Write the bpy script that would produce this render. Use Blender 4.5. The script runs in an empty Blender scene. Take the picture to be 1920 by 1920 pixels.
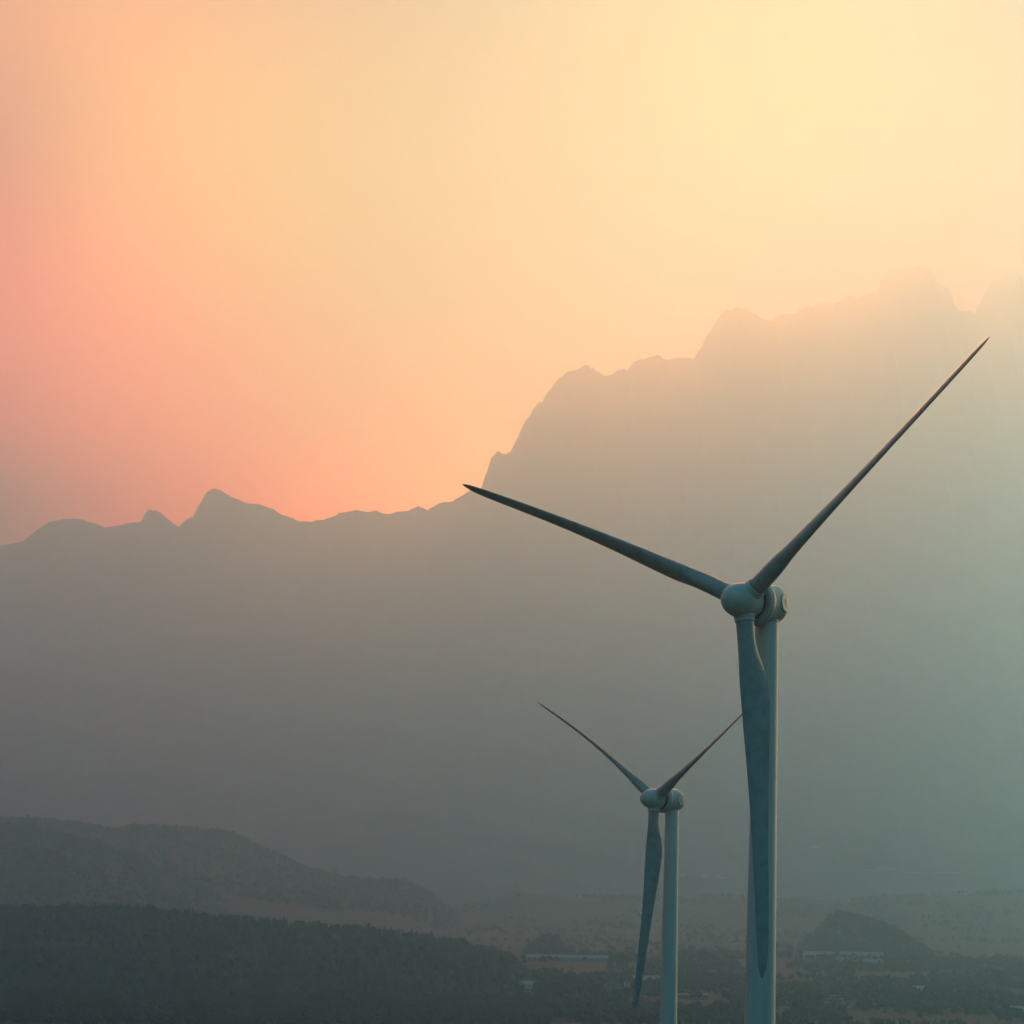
import bpy, math, random
import numpy as np
from mathutils import Vector, Matrix

random.seed(7)
RNG = np.random.default_rng(7)
sc = bpy.context.scene
C = sc.collection

# ------------------------------------------------------------------ camera
F = 3600.0 / 1920.0                      # focal length / frame width
HZ = 1640.0                              # picture row of the optical axis
ROLL = math.radians(1.0)                 # the photograph is tilted one degree
cam_d = bpy.data.cameras.new('camera')
cam = bpy.data.objects.new('camera', cam_d)
C.objects.link(cam)
cam_d.sensor_width = 36.0
cam_d.lens = 36.0 * F
cam_d.shift_y = (HZ - 960.0) / 1920.0
cam_d.clip_start = 0.5
cam_d.clip_end = 60000.0
cr, sr = math.cos(ROLL), math.sin(ROLL)
cam.matrix_world = Matrix(((cr, -sr, 0, 0), (0, 0, -1, 0), (sr, cr, 0, 0), (0, 0, 0, 1)))
sc.camera = cam

# ------------------------------------------------------------------ sky
SKY_X = [0, 240, 480, 720, 960, 1200, 1560, 1900]
SKY_Y = [0, 200, 400, 600, 800, 950]
#SKYTAB
SKY = np.array([
 [[1.176, 0.751, 0.035], [1.22, 0.731, 0.02], [0.839, 0.481, 0.02], [0.42, 0.245, 0.041], [0.157, 0.11, 0.06], [0.048, 0.055, 0.042], [0.02, 0.034, 0.02], [0.045, 0.02, 0.038]],
 [[0.719, 0.39, 0.024], [1.093, 1.15, 0.02], [0.837, 1.1, 0.037], [0.41, 0.606, 0.095], [0.13, 0.192, 0.142], [0.026, 0.026, 0.133], [0.02, 0.02, 0.045], [0.041, 0.084, 0.02]],
 [[1.011, 0.206, 0.023], [1.307, 1.227, 0.02], [0.878, 1.402, 0.029], [0.361, 0.88, 0.103], [0.083, 0.328, 0.215], [0.02, 0.056, 0.296], [0.02, 0.02, 0.208], [0.021, 0.02, 0.02]],
 [[1.312, 0.1, 0.026], [1.49, 0.938, 0.02], [0.974, 1.324, 0.02], [0.438, 1.141, 0.118], [0.151, 0.753, 0.364], [0.054, 0.406, 0.662], [0.034, 0.081, 0.642], [0.02, 0.02, 0.02]],
 [[0.736, 0.03, 0.032], [1.214, 0.438, 0.02], [1.143, 0.998, 0.024], [0.914, 1.589, 0.231], [0.756, 2.119, 0.802], [0.683, 2.343, 1.559], [0.442, 1.296, 1.553], [0.02, 0.02, 0.02]],
 [[0.02, 0.02, 0.036], [0.603, 0.106, 0.02], [1.332, 0.703, 0.071], [1.986, 2.253, 0.518], [2.576, 4.703, 1.623], [2.907, 6.903, 2.984], [1.826, 5.211, 2.701], [0.02, 0.02, 0.02]]], float)
#ENDSKYTAB
GLOW = (3.4, 3.8, 1.75) # brighter sky low on the right
AMB_BACK = (0.075, 0.25, 0.31) 
AMB_ZEN = (0.03, 0.29, 0.49) 
HAZE_COL = (0.235, 0.65, 0.96) 
HAZE_DEN = 0.000246 
HAZE_ABS = (0.815, 0.257, 1.0)
HAZE_G = 0.79 
SUN_AZ, SUN_EL = 7.0, 22.5 
SUN_COL = (0.58, 0.342, 0.080) 
SUN_STR = 2.0 
EXPOSURE = 0.0

def build_world():
    w = bpy.data.worlds.new('World')
    sc.world = w
    w.use_nodes = True
    nt = w.node_tree
    nt.nodes.clear()
    N, L = nt.nodes.new, nt.links.new
    out = N('ShaderNodeOutputWorld')
    bg = N('ShaderNodeBackground')
    L(bg.outputs[0], out.inputs[0])
    tc = N('ShaderNodeTexCoord')
    sep = N('ShaderNodeSeparateXYZ')
    L(tc.outputs['Generated'], sep.inputs[0])
    def M(op, a, b=None, c=None):
        n = N('ShaderNodeMath')
        n.operation = op
        for i, v in enumerate((a, b, c)):
            if v is None: continue
            if isinstance(v, (int, float)): n.inputs[i].default_value = v
            else: L(v, n.inputs[i])
        return n.outputs[0]
    az = M('MULTIPLY', M('ARCTAN2', sep.outputs[0], sep.outputs[1]), 180 / math.pi)
    el = M('MULTIPLY', M('ARCSINE', sep.outputs[2]), 180 / math.pi)
    el0, el1 = 5.0, 60.0
    fac = N('ShaderNodeMapRange')
    L(el, fac.inputs[0]); fac.inputs[1].default_value = el0; fac.inputs[2].default_value = el1
    smax = max(1.0, float(SKY.max()))
    def mix(f, a, b):
        m = N('ShaderNodeMix'); m.data_type = 'RGBA'; m.clamp_factor = True
        L(f, m.inputs[0])
        for s, v in ((6, a), (7, b)):
            if isinstance(v, tuple): m.inputs[s].default_value = (*v, 1)
            else: L(v, m.inputs[s])
        return m.outputs[2]
    def mr(v, a, b, smooth=False):
        m = N('ShaderNodeMapRange'); m.clamp = True
        if smooth: m.interpolation_type = 'SMOOTHSTEP'
        L(v, m.inputs[0]); m.inputs[1].default_value = a; m.inputs[2].default_value = b
        return m.outputs[0]
    cols, azs = [], []
    # finer columns between the table's eight, on a smooth curve
    def column(px):
        k = min(len(SKY_X) - 2, max(0, int(np.searchsorted(SKY_X, px)) - 1))
        t = (px - SKY_X[k]) / (SKY_X[k + 1] - SKY_X[k])
        X_ = np.array(SKY_X, float)
        def tan_(i):
            a, b = max(0, i - 1), min(len(X_) - 1, i + 1)
            return (SKY[:, b] - SKY[:, a]) / (X_[b] - X_[a])
        h_ = X_[k + 1] - X_[k]
        return np.maximum(.01, (2 * t**3 - 3 * t**2 + 1) * SKY[:, k] + (t**3 - 2 * t**2 + t) * h_ * tan_(k)
                + (-2 * t**3 + 3 * t**2) * SKY[:, k + 1] + (t**3 - t**2) * h_ * tan_(k + 1))
    for px in np.linspace(0, 1900, 24):
        col = column(px)
        r = N('ShaderNodeValToRGB')
        L(fac.outputs[0], r.inputs[0])
        cr_ = r.color_ramp
        cr_.interpolation = 'B_SPLINE'
        pts = []
        for i, py in enumerate(SKY_Y):
            d = pixdir(px, py)
            e = math.degrees(math.asin(d[2]))
            pts.append(((e - el0) / (el1 - el0), tuple(col[i])))
        pts.sort()
        top = pts[-1][1]
        zen = tuple(0.35 * t + 0.65 * a for t, a in zip(top, AMB_ZEN))
        pts.append((0.62, zen)); pts.append((1.0, AMB_ZEN))
        while len(cr_.elements) > 1: cr_.elements.remove(cr_.elements[-1])
        cr_.elements[0].position = pts[0][0]
        for q, (pp, cc) in enumerate(pts):
            if q: cr_.elements.new(pp)
        for q, (pp, cc) in enumerate(pts):
            cr_.elements[q].position = pp
            cr_.elements[q].color = (*[c / smax for c in cc], 1)
        cols.append(r.outputs[0])
        d = pixdir(px, 500)
        azs.append(math.degrees(math.atan2(d[0], d[1])))
    cur = cols[0]
    for j in range(1, len(cols)):
        cur = mix(mr(az, azs[j - 1], azs[j]), cur, cols[j])
    v = N('ShaderNodeVectorMath'); v.operation = 'SCALE'
    L(cur, v.inputs[0]); v.inputs[3].default_value = smax
    front = v.outputs[0]
    aaz = M('ABSOLUTE', az)
    t = mr(aaz, 22, 100, True)
    back = mix(mr(el, 8, 70), AMB_BACK, AMB_ZEN)
    allc = mix(mr(el, -3, 0), (.012, .02, .024), mix(t, front, back))
    g = M('MULTIPLY', M('MULTIPLY', mr(az, 18, 30, True), mr(az, 80, 50, True)), mr(el, 40, 15, True))
    gv = N('ShaderNodeVectorMath'); gv.operation = 'SCALE'; gv.inputs[0].default_value = GLOW
    L(g, gv.inputs[3])
    av = N('ShaderNodeVectorMath'); av.operation = 'ADD'
    L(allc, av.inputs[0]); L(gv.outputs[0], av.inputs[1])
    L(av.outputs[0], bg.inputs[0])
    bg.inputs[1].default_value = 1.0

def pixdir(px, py):
    dx = (px - 960) / 3600.0; dy = (HZ - py) / 3600.0
    d = np.array([dx * cr - dy * sr, 1.0, dx * sr + dy * cr])
    return d / np.linalg.norm(d)

def at(px, py, D):
    """world point at distance D along the view axis that is seen at picture position px, py"""
    dx = (px - 960) / 3600.0 * D; dy = (HZ - py) / 3600.0 * D
    return np.array([dx * cr - dy * sr, D, dx * sr + dy * cr])

build_world()
sun_d = bpy.data.lights.new('sun', 'SUN')
sun = bpy.data.objects.new('sun', sun_d)
C.objects.link(sun)
a_, e_ = math.radians(SUN_AZ), math.radians(SUN_EL)
sdir = Vector((math.sin(a_) * math.cos(e_), math.cos(a_) * math.cos(e_), math.sin(e_)))
sun.rotation_euler = sdir.to_track_quat('Z', 'Y').to_euler()
sun_d.energy = SUN_STR
sun_d.color = SUN_COL
sun_d.angle = math.radians(11.0)           # the sun's disc is smeared out by the haze
vs = sc.view_settings
vs.view_transform = 'Standard'
vs.look = 'None'
vs.gamma = 1.0
vs.exposure = EXPOSURE
vs.use_curve_mapping = False
sc.cycles.max_bounces = 6
sc.cycles.diffuse_bounces = 2
sc.cycles.glossy_bounces = 2
sc.cycles.volume_bounces = 4
sc.cycles.use_denoising = True
try: sc.cycles.denoiser = 'OPENIMAGEDENOISE'
except Exception: pass

# ------------------------------------------------------------------ helpers
def mesh_obj(name, v, f, mats, parent=None, smooth=False, fm=None, autosmooth=None):
    me = bpy.data.meshes.new(name)
    v = np.asarray(v, dtype=np.float64)
    if parent is not None: v = v - np.array(parent.get('org', (0, 0, 0)))
    me.from_pydata(v.tolist(), [], [tuple(int(i) for i in q) for q in f])
    if not isinstance(mats, (list, tuple)): mats = [mats]
    for m in mats: me.materials.append(m)
    if fm is not None: me.polygons.foreach_set('material_index', np.asarray(fm, dtype=np.int32))
    if smooth: me.polygons.foreach_set('use_smooth', np.ones(len(me.polygons), dtype=bool))
    me.update()
    o = bpy.data.objects.new(name, me)
    C.objects.link(o)
    if parent is not None: o.parent = parent
    if autosmooth:
        me.set_sharp_from_angle(angle=math.radians(autosmooth))
    return o

def thing(name, label, cat, loc, group=None):
    o = bpy.data.objects.new(name, None)
    C.objects.link(o)
    o.location = [float(c) for c in loc]
    o['org'] = [float(c) for c in loc]
    o.empty_display_size = 0.5
    o['label'] = label; o['category'] = cat
    if group: o['group'] = group
    return o

def sub(parent, name, v, f, mat, **k):
    """a sub-part: parented to a part whose own origin sits at its thing's origin"""
    org = parent.parent['org']
    parent['org'] = list(org)
    o = mesh_obj(name, v, f, mat, parent, **k)
    del parent['org']
    return o

def structure(o):
    o['kind'] = 'structure'; return o

class MB:
    def __init__(s): s.v = []; s.f = []; s.m = []; s.n = 0
    def add(s, v, f, m=0):
        v = np.asarray(v, float)
        s.v.append(v); s.f += [tuple(i + s.n for i in q) for q in f]; s.m += [m] * len(f); s.n += len(v)
        return s
    def verts(s): return np.concatenate(s.v)
    def box(s, c, size, rz=0.0, m=0):
        c = np.asarray(c, float); hx, hy, hz = np.asarray(size, float) / 2
        p = np.array([(x, y, z) for z in (-hz, hz) for x, y in ((-hx, -hy), (hx, -hy), (hx, hy), (-hx, hy))])
        R = np.array([[math.cos(rz), -math.sin(rz), 0], [math.sin(rz), math.cos(rz), 0], [0, 0, 1]])
        return s.add(p @ R.T + c, [(3, 2, 1, 0), (4, 5, 6, 7), (0, 1, 5, 4), (1, 2, 6, 5), (2, 3, 7, 6), (3, 0, 4, 7)], m)
    def tube(s, a, b, ra, rb, n=16, m=0, cap=True):
        a, b = np.asarray(a, float), np.asarray(b, float)
        d = b - a; d /= np.linalg.norm(d)
        u = np.cross(d, (0, 0, 1) if abs(d[2]) < .9 else (1, 0, 0)); u /= np.linalg.norm(u); w = np.cross(d, u)
        t = np.arange(n) * 2 * math.pi / n
        ring = np.cos(t)[:, None] * u + np.sin(t)[:, None] * w
        v = np.concatenate([a + ra * ring, b + rb * ring])
        f = [(i, (i + 1) % n, n + (i + 1) % n, n + i) for i in range(n)]
        if cap: f += [tuple(range(n - 1, -1, -1)), tuple(range(n, 2 * n))]
        return s.add(v, f, m)
    def lathe(s, o, ax, prof, n=48, m=0, u=None):
        """prof: list of (distance along ax, radius)"""
        o = np.asarray(o, float); ax = np.asarray(ax, float); ax = ax / np.linalg.norm(ax)
        if u is None: u = np.cross(ax, (0, 0, 1) if abs(ax[2]) < .9 else (1, 0, 0))
        u = u / np.linalg.norm(u); w = np.cross(ax, u)
        t = np.arange(n) * 2 * math.pi / n
        ring = np.cos(t)[:, None] * u + np.sin(t)[:, None] * w
        v = np.concatenate([o + a * ax + r * ring for a, r in prof])
        f = []
        for k in range(len(prof) - 1):
            for i in range(n):
                j = (i + 1) % n
                f.append((k * n + i, k * n + j, (k + 1) * n + j, (k + 1) * n + i))
        f += [tuple(range(n - 1, -1, -1)), tuple(range((len(prof) - 1) * n, len(prof) * n))]
        return s.add(v, f, m)
    def obj(s, name, mats, parent=None, **k):
        return mesh_obj(name, s.verts(), s.f, mats, parent, fm=s.m if isinstance(mats, (list, tuple)) else None, **k)
    def subobj(s, name, mats, parent, **k):
        return sub(parent, name, s.verts(), s.f, mats, fm=s.m if isinstance(mats, (list, tuple)) else None, **k)

def hash2(ix, iy, seed):
    h = (ix.astype(np.int64) * 374761393 + iy.astype(np.int64) * 668265263 + seed * 982451653) & 0xffffffff
    h = ((h ^ (h >> 13)) * 1274126177) & 0xffffffff
    h = h ^ (h >> 16)
    return (h & 0xffffff) / float(0xffffff)

def vnoise(x, y, seed=0):
    ix, iy = np.floor(x), np.floor(y)
    fx, fy = x - ix, y - iy
    fx = fx * fx * fx * (fx * (fx * 6 - 15) + 10); fy = fy * fy * fy * (fy * (fy * 6 - 15) + 10)
    a = hash2(ix, iy, seed); b = hash2(ix + 1, iy, seed); c = hash2(ix, iy + 1, seed); d = hash2(ix + 1, iy + 1, seed)
    return (a * (1 - fx) + b * fx) * (1 - fy) + (c * (1 - fx) + d * fx) * fy

def fbm(x, y, seed=0, octv=5, gain=.5):
    s = np.zeros_like(x, dtype=float); a = 1.0; t = 0
    for o in range(octv):
        s += a * (vnoise(x * 2 ** o, y * 2 ** o, seed + o * 17) - .5) * 2
        t += a; a *= gain
    return s / t

def ridged(x, y, seed=0, octv=4):
    s = np.zeros_like(x, dtype=float); a = 1.0; t = 0
    for o in range(octv):
        s += a * (1 - abs(vnoise(x * 2 ** o, y * 2 ** o, seed + o * 31) * 2 - 1)); t += a; a *= .5
    return s / t

# ------------------------------------------------------------------ materials
def mat(name, col, rough=.8, noise=None, spec=.3, metallic=0, bump=None):
    """noise: (scale, colour2, lo, hi[, stretch]) mixes a second colour in with a noise texture"""
    m = bpy.data.materials.new(name); m.use_nodes = True
    nt = m.node_tree; b = nt.nodes['Principled BSDF']
    b.inputs['Base Color'].default_value = (*col, 1)
    b.inputs['Roughness'].default_value = rough
    b.inputs['Specular IOR Level'].default_value = spec
    b.inputs['Metallic'].default_value = metallic
    if noise or bump:
        tc = nt.nodes.new('ShaderNodeTexCoord'); mp = nt.nodes.new('ShaderNodeMapping')
        nt.links.new(tc.outputs['Object'], mp.inputs[0])
    if noise:
        n = nt.nodes.new('ShaderNodeTexNoise'); n.inputs['Scale'].default_value = noise[0]
        n.inputs['Detail'].default_value = 6; n.inputs['Roughness'].default_value = .6
        if len(noise) > 4: mp.inputs['Scale'].default_value = noise[4]
        nt.links.new(mp.outputs[0], n.inputs['Vector'])
        r = nt.nodes.new('ShaderNodeMapRange'); r.inputs[1].default_value = noise[2]; r.inputs[2].default_value = noise[3]
        nt.links.new(n.outputs['Fac'], r.inputs[0])
        x = nt.nodes.new('ShaderNodeMix'); x.data_type = 'RGBA'
        x.inputs[6].default_value = (*col, 1); x.inputs[7].default_value = (*noise[1], 1)
        nt.links.new(r.outputs[0], x.inputs[0]); nt.links.new(x.outputs[2], b.inputs['Base Color'])
    if bump:
        n2 = nt.nodes.new('ShaderNodeTexNoise'); n2.inputs['Scale'].default_value = bump[0]
        nt.links.new(tc.outputs['Object'], n2.inputs['Vector'])
        bp = nt.nodes.new('ShaderNodeBump'); bp.inputs['Strength'].default_value = bump[1]
        bp.inputs['Distance'].default_value = bump[2]
        nt.links.new(n2.outputs['Fac'], bp.inputs['Height']); nt.links.new(bp.outputs[0], b.inputs['Normal'])
    return m

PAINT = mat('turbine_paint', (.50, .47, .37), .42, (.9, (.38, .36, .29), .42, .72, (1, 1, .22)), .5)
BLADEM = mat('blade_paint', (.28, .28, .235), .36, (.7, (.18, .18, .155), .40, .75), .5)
TOWERM = mat('tower_paint', (.58, .54, .43), .45, (.6, (.47, .45, .37), .42, .70, (1, 1, .06)), .5)
SEAM = mat('dark_seal_and_gap_shade', (.045, .055, .06), .7)  # seals and panel joints; in the shaft gap the dark stands for shade
GREYM = mat('grey_metal', (.22, .25, .26), .5, spec=.5)
ROCK = mat('mountain_rock_and_scrub', (.08, .09, .075), .95, (.0022, (.055, .062, .05), .3, .7), .1)
HILLM = mat('hill_scrub', (.030, .040, .028), .95, (.012, (.048, .052, .038), .5, .74), .1)
FIELD = mat('valley_fields', (.024, .042, .033), .95, (.010, (.036, .054, .045), .50, .70, (.35, 1, 1)), .1)
PALE = mat('bare_terrace', (.30, .28, .23), .95, (.03, (.18, .17, .13), .4, .7), .1)
ROADM = mat('asphalt', (.09, .09, .09), .9)
WOOD = mat('forest_leaves', (.030, .043, .028), .9, (.02, (.018, .028, .019), .4, .65), .15)
CONI = mat('hazed_conifer_needles', (.042, .058, .042), .9, (.05, (.026, .038, .028), .4, .65), .15)  # ridge forest, haze put into the colour: lighter than the near trees
NEAR = mat('cypress_needles', (.024, .036, .024), .9, (.05, (.014, .022, .015), .4, .65), .15)
CROWN = mat('broadleaf_leaves', (.030, .042, .026), .85, (.18, (.018, .028, .018), .38, .66), .2)
BARK = mat('bark', (.06, .045, .035), .9)
WALLW = mat('white_render', (.40, .38, .34), .85, (.3, (.48, .46, .42), .45, .7), .2)
WALLG = mat('grey_render', (.20, .19, .17), .85, (.3, (.26, .25, .23), .45, .7), .2)
ROOFL = mat('pale_sheet_roof', (.27, .265, .24), .8, (.2, (.20, .20, .185), .45, .7), .2)
ROOFT = mat('brown_tile_roof', (.16, .10, .075), .85, (.5, (.11, .075, .06), .4, .7), .2)
ROOFG = mat('grey_slate_roof', (.13, .135, .14), .8, (.5, (.09, .095, .10), .4, .7), .3)
GLASS = mat('dark_window_glass', (.03, .04, .045), .15, spec=.6)
DOORM = mat('dark_door', (.07, .06, .05), .7)

# ------------------------------------------------------------------ terrain
GZ = -120.0
HILLZ = np.array([(-1200, -14), (-300, -5), (-20, -1.75), (0, -1.75), (25, -4.2), (60, -14), (130, -31), (232, -47), (405, -64),
                  (650, -86), (950, -104), (1300, -116), (1700, -120), (20000, -120)], float)
def ground_z(x, y):
    x = np.asarray(x, float); y = np.asarray(y, float)
    h = np.interp(y, HILLZ[:, 0], HILLZ[:, 1])
    side = np.clip((abs(x - 60) - 350) / 1300, 0, 1); side = side * side * (3 - 2 * side)
    h = h * (1 - side) + GZ * side
    far = np.clip((y - 1500) / 1200, 0, 1)
    h = h + far * (4.5 * fbm(x / 420, y / 420, 3) + 2.0) + np.clip((y - 3400) / 5000, 0, 1) * 60
    return h
def build_ground():
    ys = np.concatenate([np.linspace(-950, -40, 14), np.linspace(-20, 900, 60), np.geomspace(920, 14500, 190)])
    xs = np.linspace(-3950, 3850, 330)
    X_, Y_ = np.meshgrid(xs, ys)
    Z_ = ground_z(X_, Y_)
    nx, ny = len(xs), len(ys)
    idx = np.arange(nx * ny).reshape(ny, nx)
    f = np.stack([idx[:-1, :-1], idx[:-1, 1:], idx[1:, 1:], idx[1:, :-1]], -1).reshape(-1, 4)
    structure(mesh_obj('ground', np.stack([X_, Y_, Z_], -1).reshape(-1, 3), f, FIELD, smooth=True))
build_ground()

def ridge_fn(pts, D):
    p = np.array([at(px, py, D) for px, py in pts])
    return p[:, 0], p[:, 2]

def smooth_interp(x, xp, fp, w):
    return (np.interp(x - w, xp, fp) + 2 * np.interp(x, xp, fp) + np.interp(x + w, xp, fp)) / 4

class Ridge:
    """a hill or mountain: its crest line at distance D, a foot in front of it and a fall behind"""
    def __init__(s, pts, D, front, back, pw, seed, rough, base=None, crag=0.0, spur=0.0, bow=0.0, wob=None):
        s.xp, s.zp = ridge_fn(pts, D); s.D, s.fr, s.bk, s.pw, s.seed, s.rough = D, front, back, pw, seed, rough
        s.base = GZ - 12 if base is None else base; s.crag, s.spur = crag, spur
    def z(s, x, y):
        D = s.D
        zr = smooth_interp(x, s.xp, s.zp, D * .0011) if s.crag == 0 else np.interp(x, s.xp, s.zp)
        if s.crag: 
            sc_ = D / 3600.0
            cf = np.clip(1 - abs(s.D - y) / s.fr / .07, .12, 1)
            zr = zr + cf * s.crag * sc_ * (fbm(x / (34 * sc_), y / (30 * sc_), s.seed, 5, .72) + .22 * (vnoise(x / (3.2 * sc_), y / (3.2 * sc_), s.seed + 3) - .5))
            # crags belong to the crest; the lower slopes follow a much smoother line
            far_ = sum(np.interp(x + k * 260 * sc_, s.xp, s.zp) for k in (-2.2, -1.5, -.9, -.4, 0, .4, .9, 1.5, 2.2)) / 9
            lo_ = np.clip(((s.D - y) / s.fr - .01) / .34, 0, 1); lo_ = lo_ * lo_ * (3 - 2 * lo_)
            zr = np.minimum(zr * (1 - lo_) + far_ * lo_, zr + lo_ * 4000)
        t = np.where(y < D, 1 - (D - y) / s.fr, 1 - (y - D) / s.bk)
        t = np.clip(t, 0, 1)
        g = np.where(y < D, t ** s.pw, t * t * (3 - 2 * t))
        h = s.base + (zr - s.base) * g
        m = 4 * t * (1 - t)
        H = (zr - s.base)
        if s.spur: h = h - m * H * s.spur * ridged(x / (D * .055), y / (D * .12), s.seed + 5)
        h = h + m * s.rough * fbm(x / (D * .02), y / (D * .02), s.seed)
        return h
    def build(s, name, material, x0, x1, nx, ny, smooth=True):
        xs = np.linspace(x0, x1, nx)
        ys = np.concatenate([s.D - s.fr * (1 - np.linspace(0, 1, ny) ** .8), s.D + s.bk * np.linspace(0, 1, ny // 3)[1:]])
        X_, Y_ = np.meshgrid(xs, ys); Z_ = s.z(X_, Y_)
        n = len(ys); idx = np.arange(nx * n).reshape(n, nx)
        f = np.stack([idx[:-1, :-1], idx[:-1, 1:], idx[1:, 1:], idx[1:, :-1]], -1).reshape(-1, 4)
        return structure(mesh_obj(name, np.stack([X_, Y_, Z_], -1).reshape(-1, 3), f, material, smooth=smooth))

RIGHT = [(560, 1420), (700, 1260), (800, 1130), (862, 1000), (880, 958), (896, 928), (905, 903), (912, 882), (920, 858), (930, 848), (940, 851), (948, 855), (958, 845), (968, 822), (985, 790),
  (1000, 768), (1020, 745), (1040, 722), (1060, 700), (1078, 690), (1095, 687), (1112, 690), (1125, 700), (1135, 709), (1148, 702), (1165, 696), (1175, 698), (1186, 683), (1205, 672), (1225, 664), (1240, 667), (1250, 676), (1275, 674),
  (1298, 674), (1312, 655), (1326, 628), (1345, 602), (1362, 582), (1385, 574), (1402, 578), (1420, 592), (1450, 601), (1456, 592), (1468, 590), (1488, 596), (1505, 580), (1530, 571), (1545, 568), (1565, 570), (1580, 558), (1600, 555), (1612, 559), (1630, 550), (1648, 544),
  (1650, 532), (1660, 515), (1672, 504), (1700, 500), (1720, 500), (1745, 508), (1758, 530), (1778, 540), (1786, 560), (1798, 578), (1830, 583), (1836, 570), (1846, 552), (1860, 530), (1866, 518), (1872, 524), (1890, 510), (1905, 506), (1915, 514),
  (1950, 530), (2000, 610), (2060, 700), (2150, 830), (2300, 1010), (2600, 1300)]
LEFT = [(-420, 1150), (-200, 1085), (-60, 1040), (0, 1025), (40, 1015), (70, 995), (95, 980), (120, 972), (140, 973), (152, 971), (165, 978), (200, 990), (230, 984), (268, 975), (272, 962), (282, 955), (295, 957), (318, 975), (335, 988),
  (350, 975), (362, 970), (372, 950), (388, 922), (400, 917), (412, 919), (440, 933), (465, 946), (480, 944), (500, 950), (530, 965), (560, 978), (585, 980), (610, 975), (640, 962), (668, 955), (690, 960), (705, 957), (724, 965),
  (745, 958), (765, 956), (785, 947), (800, 954), (820, 944), (850, 939), (866, 930), (885, 918), (920, 925), (1000, 960), (1200, 1010), (1500, 1100), (1900, 1200)]
mt_r = Ridge(RIGHT, 12000, 5600, 2400, 1.25, 11, 120, crag=11.0, spur=.16)
mt_r.build('mountains', ROCK, -1400, 3840, 1500, 130)
mt_l = Ridge(LEFT, 11200, 6200, 2400, 1.35, 23, 90, crag=4.5, spur=.10)
mt_l.build('mountains', ROCK, -3930, 2800, 1300, 120)
MIDR = [(-300, 1290), (-100, 1262), (0, 1240), (90, 1222), (180, 1214), (260, 1212), (330, 1196), (420, 1187), (500, 1186), (560, 1198), (650, 1230), (760, 1290), (900, 1380), (1100, 1500)]
mid = Ridge(MIDR, 8600, 3600, 1800, 1.2, 31, 60, crag=1.0, spur=.06)
mid.build('foothills', ROCK, -3200, 900, 500, 60)

R2 = [(-420, 1580), (-150, 1560), (0, 1549), (60, 1553), (110, 1566), (160, 1580), (240, 1606), (320, 1640), (420, 1690), (520, 1740)]
R2B = [(-300, 1560), (0, 1537), (60, 1538), (150, 1546), (200, 1556), (215, 1560), (235, 1553), (280, 1552), (350, 1556), (430, 1562), (480, 1588), (530, 1612), (580, 1634), (640, 1648), (700, 1652), (760, 1656), (800, 1674), (830, 1700), (870, 1730)]
R1 = [(-420, 1712), (-200, 1706), (0, 1708), (60, 1710), (95, 1712), (120, 1707), (200, 1709), (300, 1717), (400, 1726), (500, 1735), (620, 1745), (700, 1752), (780, 1762), (850, 1776), (900, 1786), (940, 1797), (965, 1806), (985, 1825), (1010, 1850)]
RS = [(1470, 1800), (1490, 1790), (1515, 1768), (1535, 1748), (1552, 1730), (1568, 1714), (1600, 1720), (1640, 1730), (1675, 1742), (1700, 1758), (1720, 1785), (1740, 1805)]
RM = [(780, 1740), (840, 1722), (870, 1702), (905, 1690), (935, 1682), (960, 1668), (972, 1665), (985, 1674), (1060, 1682), (1150, 1684), (1220, 1680), (1290, 1690), (1330, 1680), (1380, 1676), (1440, 1690), (1560, 1694), (1700, 1680), (1900, 1672), (2100, 1668)]
RMID = [(955, 1812), (975, 1796), (995, 1776), (1015, 1764), (1040, 1762), (1058, 1786), (1100, 1793), (1150, 1797), (1200, 1810)]
r2b = Ridge(R2B, 4400, 1200, 800, .9, 43, 6); r2b.build('hills', HILLM, -1900, 200, 420, 36)
r2 = Ridge(R2, 3700, 900, 600, .9, 41, 5); r2.build('hills', HILLM, -1500, -380, 260, 32)
rm = Ridge(RM, 5000, 1500, 800, .9, 47, 8, crag=1.5); rm.build('hills', HILLM, -500, 1650, 420, 40)
r1 = Ridge(R1, 2200, 460, 420, .75, 51, 3); r1.build('hills', HILLM, -900, 60, 320, 36)
rs = Ridge(RS, 3250, 330, 350, .8, 53, 3); rs.build('hills', HILLM, 480, 780, 120, 24)
rmid = Ridge(RMID, 3000, 230, 260, .8, 57, 2); rmid.build('hills', HILLM, -10, 230, 100, 20)

# ------------------------------------------------------------------ haze
def build_haze():
    x0, x1, y0, y1, z0, z1 = -8000, 3900, -1000, 15000, -150, 3990
    v = [(x, y, z) for z in (z0, z1) for x, y in ((x0, y0), (x1, y0), (x1, y1), (x0, y1))]
    f = [(3, 2, 1, 0), (4, 5, 6, 7), (0, 1, 5, 4), (1, 2, 6, 5), (2, 3, 7, 6), (3, 0, 4, 7)]
    m = bpy.data.materials.new('valley_haze'); m.use_nodes = True
    nt = m.node_tree; nt.nodes.clear()
    out = nt.nodes.new('ShaderNodeOutputMaterial'); pv = nt.nodes.new('ShaderNodeVolumePrincipled')
    pv.inputs['Color'].default_value = (*HAZE_COL, 1)
    pv.inputs['Density'].default_value = HAZE_DEN
    pv.inputs['Anisotropy'].default_value = HAZE_G
    pv.inputs['Absorption Color'].default_value = (*HAZE_ABS, 1)
    nt.links.new(pv.outputs[0], out.inputs['Volume'])
    o = mesh_obj('haze', v, f, m)
    o['kind'] = 'stuff'
build_haze()
#OBJECTS

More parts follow.
